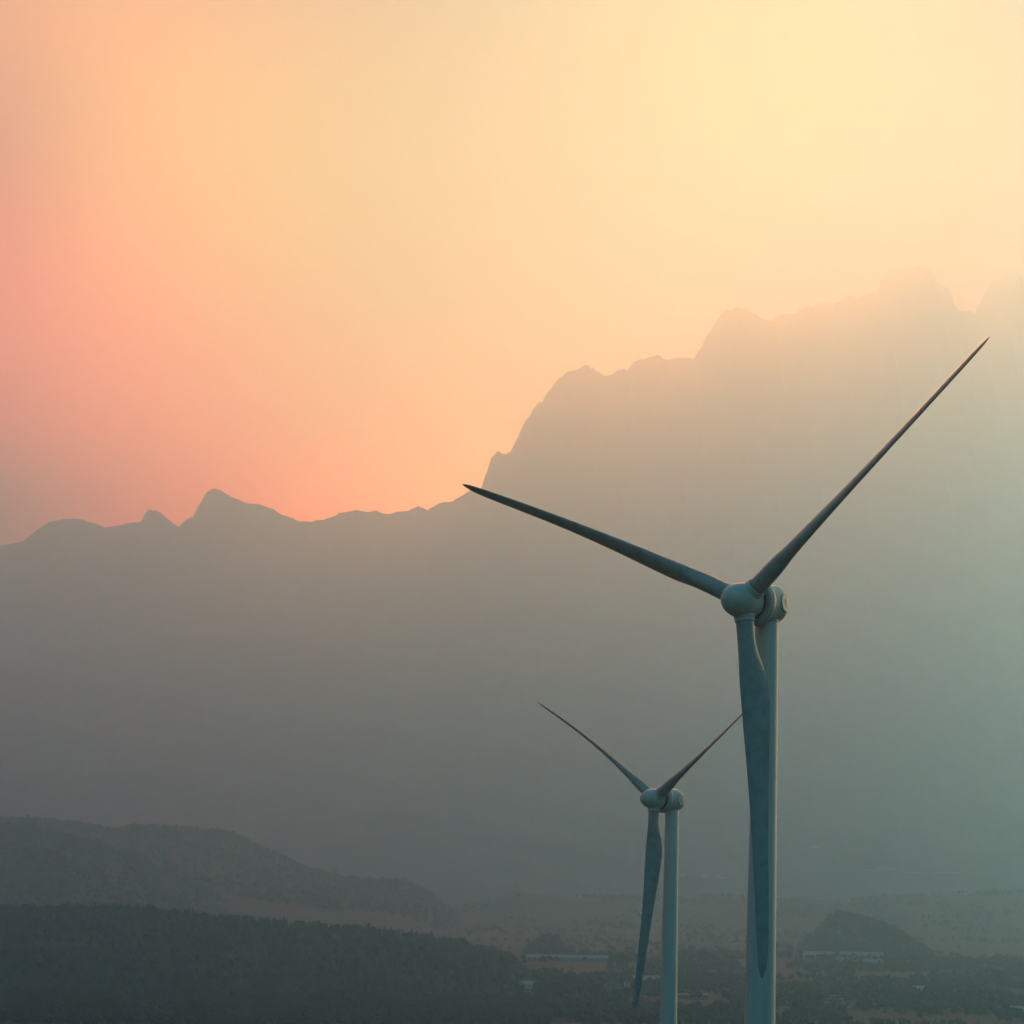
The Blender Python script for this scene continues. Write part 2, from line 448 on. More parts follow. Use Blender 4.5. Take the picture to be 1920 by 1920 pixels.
# ------------------------------------------------------------------ wind turbines
def blade_mesh(hub, n, h, v, a, R, flap, sag, beta, bow=0.0):
    """one blade as a lofted aerofoil; a is the angle from straight down in the rotor plane"""
    r_ = -math.cos(a) * v + math.sin(a) * h
    t_ = math.sin(a) * v + math.cos(a) * h
    rad = np.array([1.9, 2.3, 3.0, 4.0, 5.2, 6.3, 7.4, 8.4, 9.5, 11.0, 12.6, 14.5, 17, 20, 24, 28, 32, 36, 39, 41, 42.6, 43.7, 44.4, 44.8, 45.0]) * R / 45.0
    ch = np.array([2.20, 2.20, 2.18, 2.16, 2.22, 2.42, 2.78, 3.10, 3.36, 3.50, 3.48, 3.36, 3.08, 2.72, 2.32, 2.02, 1.80, 1.64, 1.50, 1.38, 1.20, .96, .62, .30, .04])
    th = np.array([1.0, 1.0, 1.0, .98, .88, .72, .58, .49, .43, .38, .34, .31, .28, .26, .24, .22, .20, .19, .18, .18, .18, .18, .18, .2, .3])
    ax = np.array([.5, .5, .5, .5, .48, .44, .39, .36, .34, .32, .31, .31, .31, .31, .31, .32, .33, .34, .35, .36, .38, .41, .45, .48, .5])
    tw = np.radians(np.interp(rad / R, [0, .2, .5, 1], [5, 5, 1.5, -1.5]))
    K = 28
    u = np.arange(K) * 2 * math.pi / K
    verts = []
    for i in range(len(rad)):
        s_ = rad[i] / R
        c = ch[i]
        x = .5 - .5 * np.cos(u)                      # 0 leading edge .. 1 trailing edge
        up = np.where(u <= math.pi, 1.0, -1.0)
        circ = np.sin(u) * .5
        naca = 5 * (.2969 * np.sqrt(x) - .126 * x - .3516 * x ** 2 + .2843 * x ** 3 - .1036 * x ** 4) * up
        k = np.clip((1.0 - th[i]) / .55, 0, 1)
        yv = (circ * (1 - k) + naca * th[i] * k + circ * th[i] * 0) if k < 1 else naca * th[i]
        yv = yv + (.035 * np.sin(math.pi * x)) * k
        b = beta + tw[i]
        cd = math.cos(b) * t_ - math.sin(b) * n      # chord direction, leading -> trailing
        td = math.sin(b) * t_ + math.cos(b) * n
        ctr = hub + rad[i] * r_ + flap * (0.35 * s_ + .65 * s_ ** 2) * n - sag * s_ ** 2 * np.array([0, 0, 1.0]) + bow * math.sin(math.pi * s_) * np.array([0, 0, 1.0])
        verts.append(ctr + np.outer((x - ax[i]) * c, cd) + np.outer(yv * c, td))
    V = np.concatenate(verts); N = len(rad)
    f = []
    for i in range(N - 1):
        for j in range(K):
            j2 = (j + 1) % K
            f.append((i * K + j, i * K + j2, (i + 1) * K + j2, (i + 1) * K + j))
    f.append(tuple(range((N - 1) * K, N * K))); f.append(tuple(range(K - 1, -1, -1)))
    return V, f, r_

def turbine(label, hubpx, D, psi, phi, til, lens, flaps, sags, beta, base_z, bows):
    hub = at(*hubpx, D)
    psi, phi, til = map(math.radians, (psi, phi, til))
    n = np.array([-math.sin(psi) * math.cos(til), -math.cos(psi) * math.cos(til), math.sin(til)])
    h = np.array([math.cos(psi), -math.sin(psi), 0.0])
    v = np.cross(n, h); v = v * np.sign(v[2])
    back = -n
    tc = hub + back * 4.85                            # tower axis
    base = np.array([tc[0], tc[1], base_z])
    T = thing('wind_turbine', label, 'wind turbine', base)
    # tower: tapered tube with flanged joints and a door
    top = tc[2] - 1.9
    H = top - base_z
    prof = []
    joints = [.24, .50, .755]
    zs = sorted(set([0, 1.0] + [k / 24 for k in range(1, 24)]))
    def rt(k): return 2.18 + (1.42 - 2.18) * k ** 1.0
    for k in zs: prof.append((k * H, rt(k)))
    for j in joints:
        for dz, dr in ((-.10, 0), (-.09, .035), (-.012, .035), (-.010, -.02), (.010, -.02), (.012, .035), (.09, .035), (.10, 0)):
            prof.append((j * H + dz, rt(j) + dr))
    prof.sort()
    mb = MB().lathe(base, (0, 0, 1), prof, 56)
    tw = mb.obj('tower', TOWERM, T, smooth=True, autosmooth=35)
    d = MB().box(base + np.array([0, -2.19, 3.2]), (.9, .12, 2.1)); d.subobj('door', DOORM, tw)
    st = MB()
    for k in range(6): st.box(base + np.array([0, -2.6 - .28 * k, 1.95 - .32 * k]), (1.1, .3, .06))
    st.box(base + np.array([-.55, -3.3, 1.2]), (.05, 2.0, .05)); st.box(base + np.array([.55, -3.3, 1.2]), (.05, 2.0, .05))
    st.subobj('steps', GREYM, tw)
    # nacelle: round drum behind the ring, closed by a dome
    nb = [(3.15, .5), (3.2, 2.42), (3.35, 2.46)]
    for k in range(1, 12):
        nb.append((3.35 + 1.85 * k / 11, 2.46))
    for k in range(1, 15):
        q = k / 14 * math.pi / 2
        nb.append((5.2 + 2.35 * math.sin(q), max(.02, 2.46 * math.cos(q) ** .9)))
    nac = MB().lathe(hub, back, nb, 64).obj('nacelle', PAINT, T, smooth=True, autosmooth=40)
    rg = [(1.95, 1.9), (1.78, 2.18), (1.70, 2.42), (1.70, 2.60), (1.78, 2.74), (1.92, 2.81), (2.30, 2.84), (2.33, 2.79), (2.37, 2.79), (2.40, 2.84), (2.85, 2.82), (2.98, 2.74), (3.05, 2.58), (3.10, 2.42), (3.3, 2.38)]
    ring = MB().lathe(hub, back, rg, 72).subobj('generator_ring', PAINT, nac, smooth=True, autosmooth=40)
    MB().lathe(hub, back, [(1.42, .4), (1.42, 1.86), (1.97, 2.12), (1.97, .4)], 48).subobj('shaft_gap_shade', SEAM, nac, smooth=True, autosmooth=40)  # dark disc in the gap behind the spinner, shade put into its colour
    # collar where the tower meets the nacelle
    MB().lathe(np.array([tc[0], tc[1], top - .25]), (0, 0, 1), [(0, 1.41), (.02, 1.54), (.75, 1.60), (1.2, 1.60)], 48).subobj('yaw_collar', PAINT, nac, smooth=True, autosmooth=40)
    # round service covers on both flanks
    for sg in (-1, 1):
        dirc = sg * h * .96 + back * .20 + np.array([0, 0, .05]); dirc /= np.linalg.norm(dirc)
        c0 = hub + back * 5.0 + dirc * 2.16
        MB().lathe(c0, dirc, [(0, 1.16), (.22, 1.15), (.26, 1.10), (.265, .02)], 40).subobj('service_cover', PAINT, nac, smooth=True, autosmooth=30)
    # hatch and mast with wind vane and cup anemometer on the roof
    hb = MB(); c1 = hub + back * 2.4 + v * 2.55
    hb.lathe(c1 - v * .1, v, [(0, .55), (.28, .5), (.36, .4), (.38, .05)], 20)
    hb.subobj('roof_vent', PAINT, nac, smooth=True, autosmooth=40)
    ms = MB(); c2 = hub + back * 4.9 + v * 2.2
    ms.tube(c2, c2 + v * 1.1, .05, .04, 8); ms.tube(c2 + v * .95 - h * .35, c2 + v * .95 + h * .35, .03, .03, 6)
    for sg in (-1, 1): ms.tube(c2 + v * .95 + h * .35 * sg, c2 + v * 1.25 + h * .35 * sg, .035, .09, 8)
    ms.subobj('wind_sensor_mast', GREYM, nac)
    # spinner
    a_nose = 3.55
    pr = [(-a_nose, .01)]
    for k in range(1, 23):
        q = k / 22 * math.pi / 2
        pr.append((-a_nose * math.cos(q) - .0, 2.16 * math.sin(q) ** .97))
    body = [(.6, 2.155), (1.05, 2.11), (1.38, 2.02), (1.44, 1.9), (1.44, .3)]
    full = pr + body
    # a real groove where the nose cone is bolted on
    out_ = []
    for k in range(len(full)):
        out_.append(full[k])
        if k + 1 < len(full) and full[k][0] < -.95 <= full[k + 1][0]:
            t0 = (-.95 - full[k][0]) / (full[k + 1][0] - full[k][0]); r0 = full[k][1] + t0 * (full[k + 1][1] - full[k][1])
            out_ += [(-.985, r0 - .004), (-.975, r0 - .045), (-.945, r0 - .045), (-.935, r0 + .002)]
    sp = MB().lathe(hub, back, out_, 72, u=h).obj('spinner', PAINT, T, smooth=True, autosmooth=32)
    sm = [MB() for _ in range(6)]                     # joints between the shell panels
    for k in range(6):
        q = phi + math.pi / 6 + k * math.pi / 3
        e = -math.cos(q) * v + math.sin(q) * h
        tt = np.cross(back, e)
        pts = [(-.93, 2.085), (-.5, 2.135), (0.0, 2.163), (.6, 2.157), (1.05, 2.112), (1.36, 2.03)]
        for (x0, r0), (x1, r1) in zip(pts[:-1], pts[1:]):
            vv = [hub + back * x0 + e * (r0 + .006) - tt * .022, hub + back * x0 + e * (r0 + .006) + tt * .022, hub + back * x1 + e * (r1 + .006) + tt * .022, hub + back * x1 + e * (r1 + .006) - tt * .022]
            lo = [q_ - e * .05 for q_ in vv]
            sm[k].add(np.array(vv + lo), [(0, 1, 2, 3), (7, 6, 5, 4), (0, 4, 5, 1), (1, 5, 6, 2), (2, 6, 7, 3), (3, 7, 4, 0)])
    for q_ in sm: q_.subobj('panel_joint', SEAM, sp)
    for k in range(3):
        a = phi + k * 2 * math.pi / 3
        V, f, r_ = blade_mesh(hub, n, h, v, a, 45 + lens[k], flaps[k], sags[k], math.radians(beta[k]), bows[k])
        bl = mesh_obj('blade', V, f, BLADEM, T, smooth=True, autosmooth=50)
        cl = MB().lathe(hub + flaps[k] * .02 * n, r_, [(1.45, 1.32), (2.02, 1.30), (2.16, 1.24), (2.20, 1.20), (2.24, 1.25), (2.50, 1.25), (2.56, 1.20), (2.56, .9)], 44)
        cl.subobj('root_collar', PAINT, bl, smooth=True, autosmooth=35)
        dk = MB().lathe(hub + flaps[k] * .02 * n, r_, [(2.555, 1.16), (2.62, 1.16), (2.62, .9)], 44)
        dk.subobj('root_seal', SEAM, bl, smooth=True, autosmooth=35)
    return T

turbine('larger white wind turbine in front, its lowest blade hanging before its own tower', (1394.1, 1126.5), 232.5, 43.2, 6.1, -1.1,
        (.64, -.24, .09), (2.44, 5.65, 6.88), (0, 2.06, 0), (44, 44, 44), -47.0, (0, 0, .55))
turbine('smaller white wind turbine farther off, standing left of the larger turbine', (1227.3, 1498.0), 405.8, 54.8, -0.74, 1.1,
        (0, 0, 0), (3.43, 3.33, 3.41), (0, .4, .41), (53, 53, 53), -64.0, (0, 0, .8))

# ------------------------------------------------------------------ woods and trees
def cone_tree(seed):
    r = np.random.default_rng(seed); v = []; f = []
    tiers = 5
    for k in range(tiers):
        z0 = .12 + .17 * k; z1 = min(1.0, z0 + .30); rr = .24 * (1 - k / tiers) + .035
        n = 7; base = len(v)
        off = r.normal(0, .012, 2)
        for i in range(n):
            a = i * 2 * math.pi / n + r.uniform(-.3, .3); q = rr * r.uniform(.6, 1.25)
            v.append((off[0] + q * math.cos(a), off[1] + q * math.sin(a), z0 + r.uniform(-.05, .03)))
        v.append((off[0] * .5, off[1] * .5, z1)); f += [(base + i, base + (i + 1) % n, base + n) for i in range(n)]
    return np.array(v), f
def puff_tree(seed, w=.5):
    r = np.random.default_rng(seed); v = []; f = []
    for k in range(9):
        c = np.array([r.uniform(-.26, .26) * w * 2, r.uniform(-.26, .26) * w * 2, r.uniform(.30, .82)])
        q = r.uniform(.14, .24)
        c[:2] *= (1.15 - abs(c[2] - .5))
        n = 6; base = len(v)
        for lvl, (zz, rr) in enumerate(((-.7, .6), (0, 1), (.65, .65))):
            for i in range(n):
                a = (i + .5 * lvl) * 2 * math.pi / n; g = r.uniform(.72, 1.25)
                v.append((c[0] + q * rr * g * math.cos(a), c[1] + q * rr * g * math.sin(a), c[2] + q * zz * r.uniform(.8, 1.1)))
        v.append((c[0], c[1], c[2] + q)); v.append((c[0], c[1], c[2] - q))
        for l in range(2):
            for i in range(n):
                a0 = base + l * n + i; a1 = base + l * n + (i + 1) % n
                f += [(a0, a1, a1 + n), (a0, a1 + n, a0 + n)]
        for i in range(n):
            f.append((base + 2 * n + i, base + 2 * n + (i + 1) % n, base + 3 * n)); f.append((base + (i + 1) % n, base + i, base + 3 * n + 1))
    return np.array(v), f
CT = [cone_tree(k) for k in range(5)]
PT = [puff_tree(40 + k) for k in range(5)]
def wood(name, label, cat, pts, hts, conifer, material, seed, wide=1.0):
    """a mass of trees nobody could count"""
    r = np.random.default_rng(seed)
    V, Fc, n = [], [], 0
    for (x, y, z), hh in zip(pts, hts):
        tv, tf = (CT if r.random() < conifer else PT)[r.integers(5)]
        a = r.uniform(0, 6.28); c_, s_ = math.cos(a), math.sin(a)
        w = hh * wide * r.uniform(.8, 1.25)
        p = np.empty_like(tv)
        p[:, 0] = (tv[:, 0] * c_ - tv[:, 1] * s_) * w + x; p[:, 1] = (tv[:, 0] * s_ + tv[:, 1] * c_) * w + y; p[:, 2] = tv[:, 2] * hh + z - .06 * hh
        V.append(p); Fc.append(np.array(tf) + n); n += len(tv)
    me = bpy.data.meshes.new(name)
    V = np.concatenate(V); Fc = np.concatenate(Fc)
    me.vertices.add(len(V)); me.vertices.foreach_set('co', V.ravel())
    me.loops.add(len(Fc) * 3); me.loops.foreach_set('vertex_index', Fc.ravel().astype(np.int32))
    me.polygons.add(len(Fc)); me.polygons.foreach_set('loop_start', np.arange(0, len(Fc) * 3, 3, dtype=np.int32))
    me.update(calc_edges=True); me.materials.append(material)
    o = bpy.data.objects.new(name, me); C.objects.link(o)
    o['kind'] = 'stuff'; o['label'] = label; o['category'] = cat
    return o

def scatter(R, x0, x1, n, r, lo=.35, crest=.25, hlo=7, hhi=12, back=.12):
    """points over a hill, some of them along its crest line"""
    xs = r.uniform(x0, x1, n)
    t = r.uniform(lo, 1, n)
    ys = R.D - R.fr * (1 - t)
    k = r.random(n) < crest
    ys[k] = R.D + r.uniform(-R.fr * .06, R.bk * back, k.sum())
    zs = R.z(xs, ys)
    keep = zs > ground_z(xs, ys) - 1
    xs, ys, zs = xs[keep], ys[keep], zs[keep]
    return np.stack([xs, ys, zs], -1), r.uniform(hlo, hhi, len(xs)) * np.where(r.random(len(xs)) < .08, 1.35, 1)
r = np.random.default_rng(5)
p, hh = scatter(r1, -820, 40, 6500, r, .02, .16, 7, 11.5)
wood('forest', 'dark conifer forest covering the low ridge at bottom left', 'forest', p, hh, .72, CONI, 1, .8)
p, hh = scatter(r2, -1350, -400, 4000, r, .35, .25, 7, 11)
wood('forest', 'dim forest on the rounded hill at the far left edge', 'forest', p, hh, .4, WOOD, 2)
p, hh = scatter(r2b, -1500, 130, 6500, r, .45, .3, 7, 12)
wood('forest', 'hazy forest on the long hill sloping down to the right', 'forest', p, hh, .4, WOOD, 3)
p, hh = scatter(rs, 490, 760, 1500, r, .05, .25, 6, 10)
wood('forest', 'hazy trees covering the small rounded hill right of the turbines', 'forest', p, hh, .3, WOOD, 4)
p, hh = scatter(rmid, 10, 190, 420, r, .1, .3, 7, 12)
wood('forest', 'faint clump of woodland rising behind the valley sheds', 'forest', p, hh, .3, WOOD, 5)
p, hh = scatter(rm, -420, 1500, 4200, r, .25, .3, 6, 11)
sel = fbm(p[:, 0] / 160, p[:, 1] / 160, 77) > -.05
wood('forest', 'scattered faint woodland on the slope below the mountains', 'forest', p[sel], hh[sel], .3, WOOD, 6)

def on_ground(px, py_guess, D):
    q = at(px, py_guess, D); return np.array([q[0], D, float(ground_z(q[0], D))])
def belt(px0, px1, D0, D1, n, r, hlo, hhi, patch=None, seed=0, thr=-1):
    pts = []
    for _ in range(n):
        D = r.uniform(D0, D1); px = r.uniform(px0, px1); q = on_ground(px, 1850, D); pts.append(q)
    pts = np.array(pts)
    if thr > -1: pts = pts[fbm(pts[:, 0] / patch, pts[:, 1] / patch, seed) > thr]
    return pts, r.uniform(hlo, hhi, len(pts))
p, hh = belt(-60, 1030, 1420, 1830, 3600, r, 5, 9, 70, 5, -.5)
wood('woodland', 'dark near woodland along the bottom left of the valley floor', 'woodland', p, hh, .15, WOOD, 8, 1.15)
p, hh = belt(1000, 1990, 1520, 2300, 3400, r, 5, 11, 80, 9, -.12)
wood('woodland', 'patchy woodland among the houses at the bottom right', 'woodland', p, hh, .2, WOOD, 9, 1.15)
p, hh = belt(980, 2000, 2300, 3000, 3600, r, 5, 10, 110, 13, -.10)
wood('woodland', 'hazy belt of trees across the middle of the valley', 'woodland', p, hh, .25, WOOD, 10, 1.1)
p, hh = belt(200, 2000, 3000, 4200, 2600, r, 5, 9, 130, 15, .02)
wood('woodland', 'thin faint tree rows far back on the valley floor', 'woodland', p, hh, .25, WOOD, 11, 1.1)

def crown_mesh(kind, seed):
    """leaf clumps spread through the crown's volume"""
    r = np.random.default_rng(seed)
    V, Fc = [], []
    def leafs(c, rad, n, s):
        for _ in range(n):
            d = r.normal(size=3); d /= np.linalg.norm(d)
            q = c + d * rad * r.uniform(.55, 1.08)
            a = r.normal(size=3); a /= np.linalg.norm(a); b = np.cross(a, r.normal(size=3)); b /= np.linalg.norm(b)
            k = len(V); sz = s * r.uniform(.6, 1.4)
            V.extend([q - a * sz, q - b * sz * .6, q + a * sz, q + b * sz * .6]); Fc.append((k, k + 1, k + 2, k + 3))
    if kind == 'cypress':
        for k in range(16):
            z = .06 + .9 * k / 15
            rr = .095 * math.sin(math.pi * min(1, (z * .93 + .09))) ** .7 + .008
            leafs(np.array([r.uniform(-.01, .01), r.uniform(-.01, .01), z]), rr * r.uniform(.8, 1.15), 34, .028)
    elif kind == 'conifer':
        for k in range(11):
            z = .16 + .8 * k / 10; rr = .26 * (1 - k / 10.6) ** .85 + .012
            for j in range(max(1, int(7 * (1 - k / 11)))):
                a = r.uniform(0, 6.28)
                leafs(np.array([rr * .62 * math.cos(a), rr * .62 * math.sin(a), z - .02]), rr * .45 + .01, 16, .030)
    else:
        for k in range(17):
            u_ = r.uniform(0, 6.28); z = r.uniform(.34, .86); w = (.40 if kind == 'dome' else .31) * math.sqrt(max(.05, 1 - ((z - .52) / .42) ** 2))
            c = np.array([w * r.uniform(.2, 1) * math.cos(u_), w * r.uniform(.2, 1) * math.sin(u_), z if kind != 'dome' else .36 + (z - .34) * .75])
            leafs(c, r.uniform(.10, .17), 44, .034)
    return np.array(V), Fc
def trunk_mesh(kind):
    mb = MB(); r = np.random.default_rng(3)
    hgt = {'cypress': .5, 'conifer': .85}.get(kind, .55); rb = {'cypress': .018, 'conifer': .020}.get(kind, .028)
    mb.tube((0, 0, -.03), (0, 0, hgt * .45), rb * 1.25, rb * .85, 8); mb.tube((0, 0, hgt * .44), (.01, .01, hgt), rb * .85, rb * .3, 8)
    if kind in ('round', 'dome'):
        for k in range(6):
            a = k * 1.05 + .2; z = .24 + .05 * (k % 3)
            mb.tube((0, 0, z), (.22 * math.cos(a), .22 * math.sin(a), z + .27), rb * .5, rb * .15, 6)
    return mb.verts(), mb.f
TREE_M = {}
def tree(kind, name, label, cat, px, D, h, group=None, z=None, seed=0, wide=1.0, loc=None):
    key = (kind, seed % 3)
    if key not in TREE_M:
        V, f = crown_mesh(kind, 11 + 7 * (seed % 3)); me = bpy.data.meshes.new('crown'); me.from_pydata([tuple(q) for q in V], [], f)
        me.materials.append(NEAR if kind in ('cypress', 'conifer') else CROWN); me.update()
        tv, tf = trunk_mesh(kind); mt = bpy.data.meshes.new('trunk'); mt.from_pydata([tuple(q) for q in tv], [], tf); mt.materials.append(BARK); mt.update()
        TREE_M[key] = (me, mt)
    me, mt = TREE_M[key]
    q = on_ground(px, 1850, D) if loc is None else np.array(loc)
    if z is not None: q[2] = z
    t = thing(name, label, cat, q, group)
    t.rotation_euler = (0, 0, random.uniform(0, 6.28)); t.scale = (h * wide, h * wide, h)
    for nm, m_ in (('crown', me), ('trunk', mt)):
        o = bpy.data.objects.new(nm, m_); C.objects.link(o); o.parent = t
    return t

# ------------------------------------------------------------------ buildings of the valley
def house(name, label, cat, px, D, L, Wd, Ht, rot=0.0, roof='gable', wall=WALLW, roofm=ROOFT, wins=0, floors=1, group=None, loc=None, over=.4, rise=.32, door=True, dz=0.0):
    q = on_ground(px, 1850, D) if loc is None else np.array(loc, float)
    q[2] += dz
    t = thing(name, label, cat, q, group)
    MB().box(q + (0, 0, Ht / 2 - .5), (L, Wd, Ht + 1.0)).obj('wall', wall, t)
    mb = MB()
    if roof == 'gable':
        a, b, z0 = L / 2 + over, Wd / 2 + over, Ht + .02; z1 = Ht + Wd * rise; th_ = .22
        P = []
        for dzz in (0, th_):
            P += [(-a, -b, z0 + dzz), (a, -b, z0 + dzz), (a, 0, z1 + dzz), (-a, 0, z1 + dzz), (-a, b, z0 + dzz), (a, b, z0 + dzz)]
        P = np.array(P) + q
        mb.add(P, [(6, 7, 8, 9), (9, 8, 11, 10), (3, 2, 1, 0), (4, 5, 2, 3), (0, 1, 7, 6), (5, 4, 10, 11), (1, 2, 8, 7), (2, 5, 11, 8), (3, 0, 6, 9), (4, 3, 9, 10)])
        g = np.array([(-L / 2 + .01, -Wd / 2, Ht + .5), (-L / 2 + .01, Wd / 2, Ht + .5), (-L / 2 + .01, 0, z1 - .05), (L / 2 - .01, -Wd / 2, Ht + .5), (L / 2 - .01, Wd / 2, Ht + .5), (L / 2 - .01, 0, z1 - .05)]) + q - (0, 0, .5)
        mbg = MB().add(g, [(0, 2, 1), (3, 4, 5), (0, 1, 4, 3), (1, 2, 5, 4), (2, 0, 3, 5)])
        mbg.obj('gable', wall, t)
    elif roof == 'flat':
        mb.box(q + (0, 0, Ht + .2), (L + 2 * over, Wd + 2 * over, .4))
    elif roof == 'pyramid':
        a = L / 2 + over; b = Wd / 2 + over
        P = np.array([(-a, -b, Ht + .02), (a, -b, Ht + .02), (a, b, Ht + .02), (-a, b, Ht + .02), (0, 0, Ht + rise * L)]) + q
        mb.add(P, [(0, 1, 4), (1, 2, 4), (2, 3, 4), (3, 0, 4), (3, 2, 1, 0)])
    rf = mb.obj('roof', roofm, t)
    if wins:
        fh = Ht / floors
        for fl in range(floors):
            for k in range(wins):
                x = -L / 2 + L * (k + .5) / wins
                c = q + np.array([x, -Wd / 2 - .02, fl * fh + fh * .55])
                w_ = min(1.6, L / wins * .5)
                fr = MB().box(c, (w_ + .3, .12, min(1.5, fh * .5) + .3)).obj('window', WALLW if wall is WALLG else GREYM, t)
                MB().box(c + (0, -.07, 0), (w_, .06, min(1.5, fh * .5))).subobj('pane', GLASS, fr)
    if door:
        MB().box(q + (L * .18 if not wins else L / 2 - .6, -Wd / 2 - .03, 1.05), (1.0, .1, 2.1)).obj('door', DOORM, t)
    t.rotation_euler = (0, 0, rot)
    return t

# long sheds below the small wooded hill
DS = 2870
def m_per_px(D): return D / 3600.0
def shed(label, px0, px1, D, ht, wd, rot, rise, **k):
    L = (px1 - px0) * m_per_px(D)
    return house('farm_shed', label, 'shed', (px0 + px1) / 2, D, L, wd, ht, rot, 'gable', WALLG, ROOFL, rise=rise, over=.6, group='long pale-roofed sheds below the wooded hill', **k)
shed('long pale-roofed shed, leftmost of the row below the wooded hill', 1505, 1563, DS, 4.2, 16, .03, .42, wins=8)
shed('pale-roofed shed in the middle of the row below the wooded hill', 1573, 1630, DS + 25, 4.4, 13, -.02, .40, wins=7)
shed('short pale-roofed shed at the right end of the row below the wooded hill', 1633, 1654, DS + 8, 4.5, 14, .0, .42, wins=3)
shed('low shed just in front of the middle shed of the row', 1568, 1622, DS - 75, 2.6, 8, .02, .35, wins=0)
shed('low shed in front of the right-hand shed of the row', 1618, 1652, DS - 110, 2.4, 9, -.03, .35, wins=4)
house('pavilion', 'flat-roofed open building with a bright white roof edge right of the smaller turbine', 'building', 1297, 1900, 30, 11, 3.9, .02, 'flat', WALLG, ROOFL, wins=8, over=1.2)
house('villa', 'grey villa with a brown roof left of the smaller turbine', 'house', 1150, 1945, 17, 12, 8.6, .15, 'pyramid', WALLG, ROOFT, wins=4, floors=3, rise=.28)
twr = house('bell_tower', 'slim pale tower with a pointed roof beside the grey villa', 'tower', 1175, 1935, 5.0, 5.0, 12.5, .1, 'pyramid', WALLW, ROOFT, wins=1, floors=4, rise=.75, over=.35)
house('house', 'low pale house behind the slim tower, partly behind the blade tip', 'house', 1212, 2140, 30, 10, 5.0, -.03, 'gable', WALLW, ROOFL, wins=6)
house('long_hall', 'very long low hall with a pale roof between the wooded ridge and the turbines', 'building', 1062, 2620, 112, 15, 4.6, .01, 'gable', WALLG, ROOFL, wins=12, rise=.24)
house('house', 'pale-roofed house at the right foot of the wooded ridge', 'house', 990, 2010, 15, 10, 4.6, .25, 'gable', WALLW, ROOFL, wins=3)
house('house', 'tiny gabled house between two dark treetops left of centre', 'house', 736, 1890, 8, 8, 4.6, .6, 'gable', WALLW, ROOFG, wins=2)
house('house', 'wide low house with a pale roof edge at bottom left of centre', 'house', 578, 1925, 26, 9, 3.6, -.03, 'gable', WALLG, ROOFL, wins=5, rise=.22)
house('house', 'low farmhouse half hidden in the dark bottom woodland', 'house', 408, 1860, 20, 8, 3.4, .04, 'gable', WALLG, ROOFL, wins=4, rise=.22)
house('house', 'small square pale house near the bottom left corner', 'house', 157, 1905, 9, 8, 5.0, -.1, 'pyramid', WALLW, ROOFG, wins=2, floors=2)
house('house', 'small cottage left of the small square pale house', 'house', 118, 1915, 12, 8, 3.4, .05, 'gable', WALLG, ROOFG, wins=2)
house('house', 'house with a white gable at the bottom right edge', 'house', 1912, 1735, 15, 10, 5.2, -.35, 'gable', WALLW, ROOFL, wins=3)
house('house', 'narrow house half hidden behind the trees near the bottom right', 'house', 1722, 2050, 14, 9, 4.6, .3, 'gable', WALLG, ROOFL, wins=3)
house('house', 'pale-fronted house low between the two turbine towers', 'house', 1341, 2330, 16, 9, 4.6, .1, 'gable', WALLW, ROOFT, wins=3)
house('house', 'small house at the bottom just right of the larger turbine tower', 'house', 1468, 1700, 11, 8, 4.6, .5, 'gable', WALLW, ROOFT, wins=2)
# tiered tower block, three roofs one above the other
def tiered(label, px, D):
    q = on_ground(px, 1850, D); t = thing('tiered_building', label, 'building', q)
    w = 21.0; z = 0
    for k, (w_, h_) in enumerate(((23, 3.6), (18, 3.3), (12.5, 3.0), (7.5, 2.6))):
        MB().box(q + (0, 0, z + h_ / 2), (w_, w_ * .55, h_)).obj('storey', WALLG, t)
        rr = MB().box(q + (0, 0, z + h_ + .15), (w_ + 2.2, w_ * .55 + 2.2, .3)).obj('roof', ROOFL, t)
        for j in range(4 - k + 1):
            x = -w_ / 2 + w_ * (j + .5) / (5 - k)
            fr = MB().box(q + (x, -w_ * .275 - .03, z + h_ * .5), (1.5, .12, 1.5)).obj('window', GREYM, t)
            MB().box(q + (x, -w_ * .275 - .10, z + h_ * .5), (1.2, .06, 1.2)).subobj('pane', GLASS, fr)
        z += h_ + .3
    return t
tiered('pale building in stepped tiers low between the larger turbine and the right-hand trees', 1566, 1760)
# far white buildings on the lower slope
def on_slope(px, py, cands):
    """first surface the sight line meets among the hills"""
    for D in np.arange(2200, 9000, 10.0):
        q = at(px, py, D)
        z = max([float(ground_z(q[0], D))] + [float(R_.z(np.array([q[0]]), np.array([D]))[0]) for R_ in cands])
        if q[2] <= z: return np.array([q[0], D, z])
    return at(px, py, 9000)
allr = [rm, mt_r, mid, mt_l]
for (px, py, L, Ht, lab) in ((1366, 1646, 34, 22, 'tall pale block with a stepped top far away on the lower mountain slope'), (1352, 1647, 26, 13, 'lower pale block joined left of the tall one on the far slope'),
                             (1322, 1646, 20, 6, 'faint low white building right of the middle of the far row'), (1300, 1645, 22, 6, 'faint low white building at the middle of the far row'), (1281, 1643, 18, 6, 'faint low white building at the left end of the far row')):
    q = on_slope(px, py, allr)
    s_ = q[1] / 5200.0
    house('far_building', lab, 'building', px, 0, L * s_, 14 * s_, Ht * s_ * .9, 0, 'flat', WALLW, ROOFL, wins=4, floors=2 if Ht > 10 else 1, loc=q, over=.3, group='pale buildings far off on the slope')
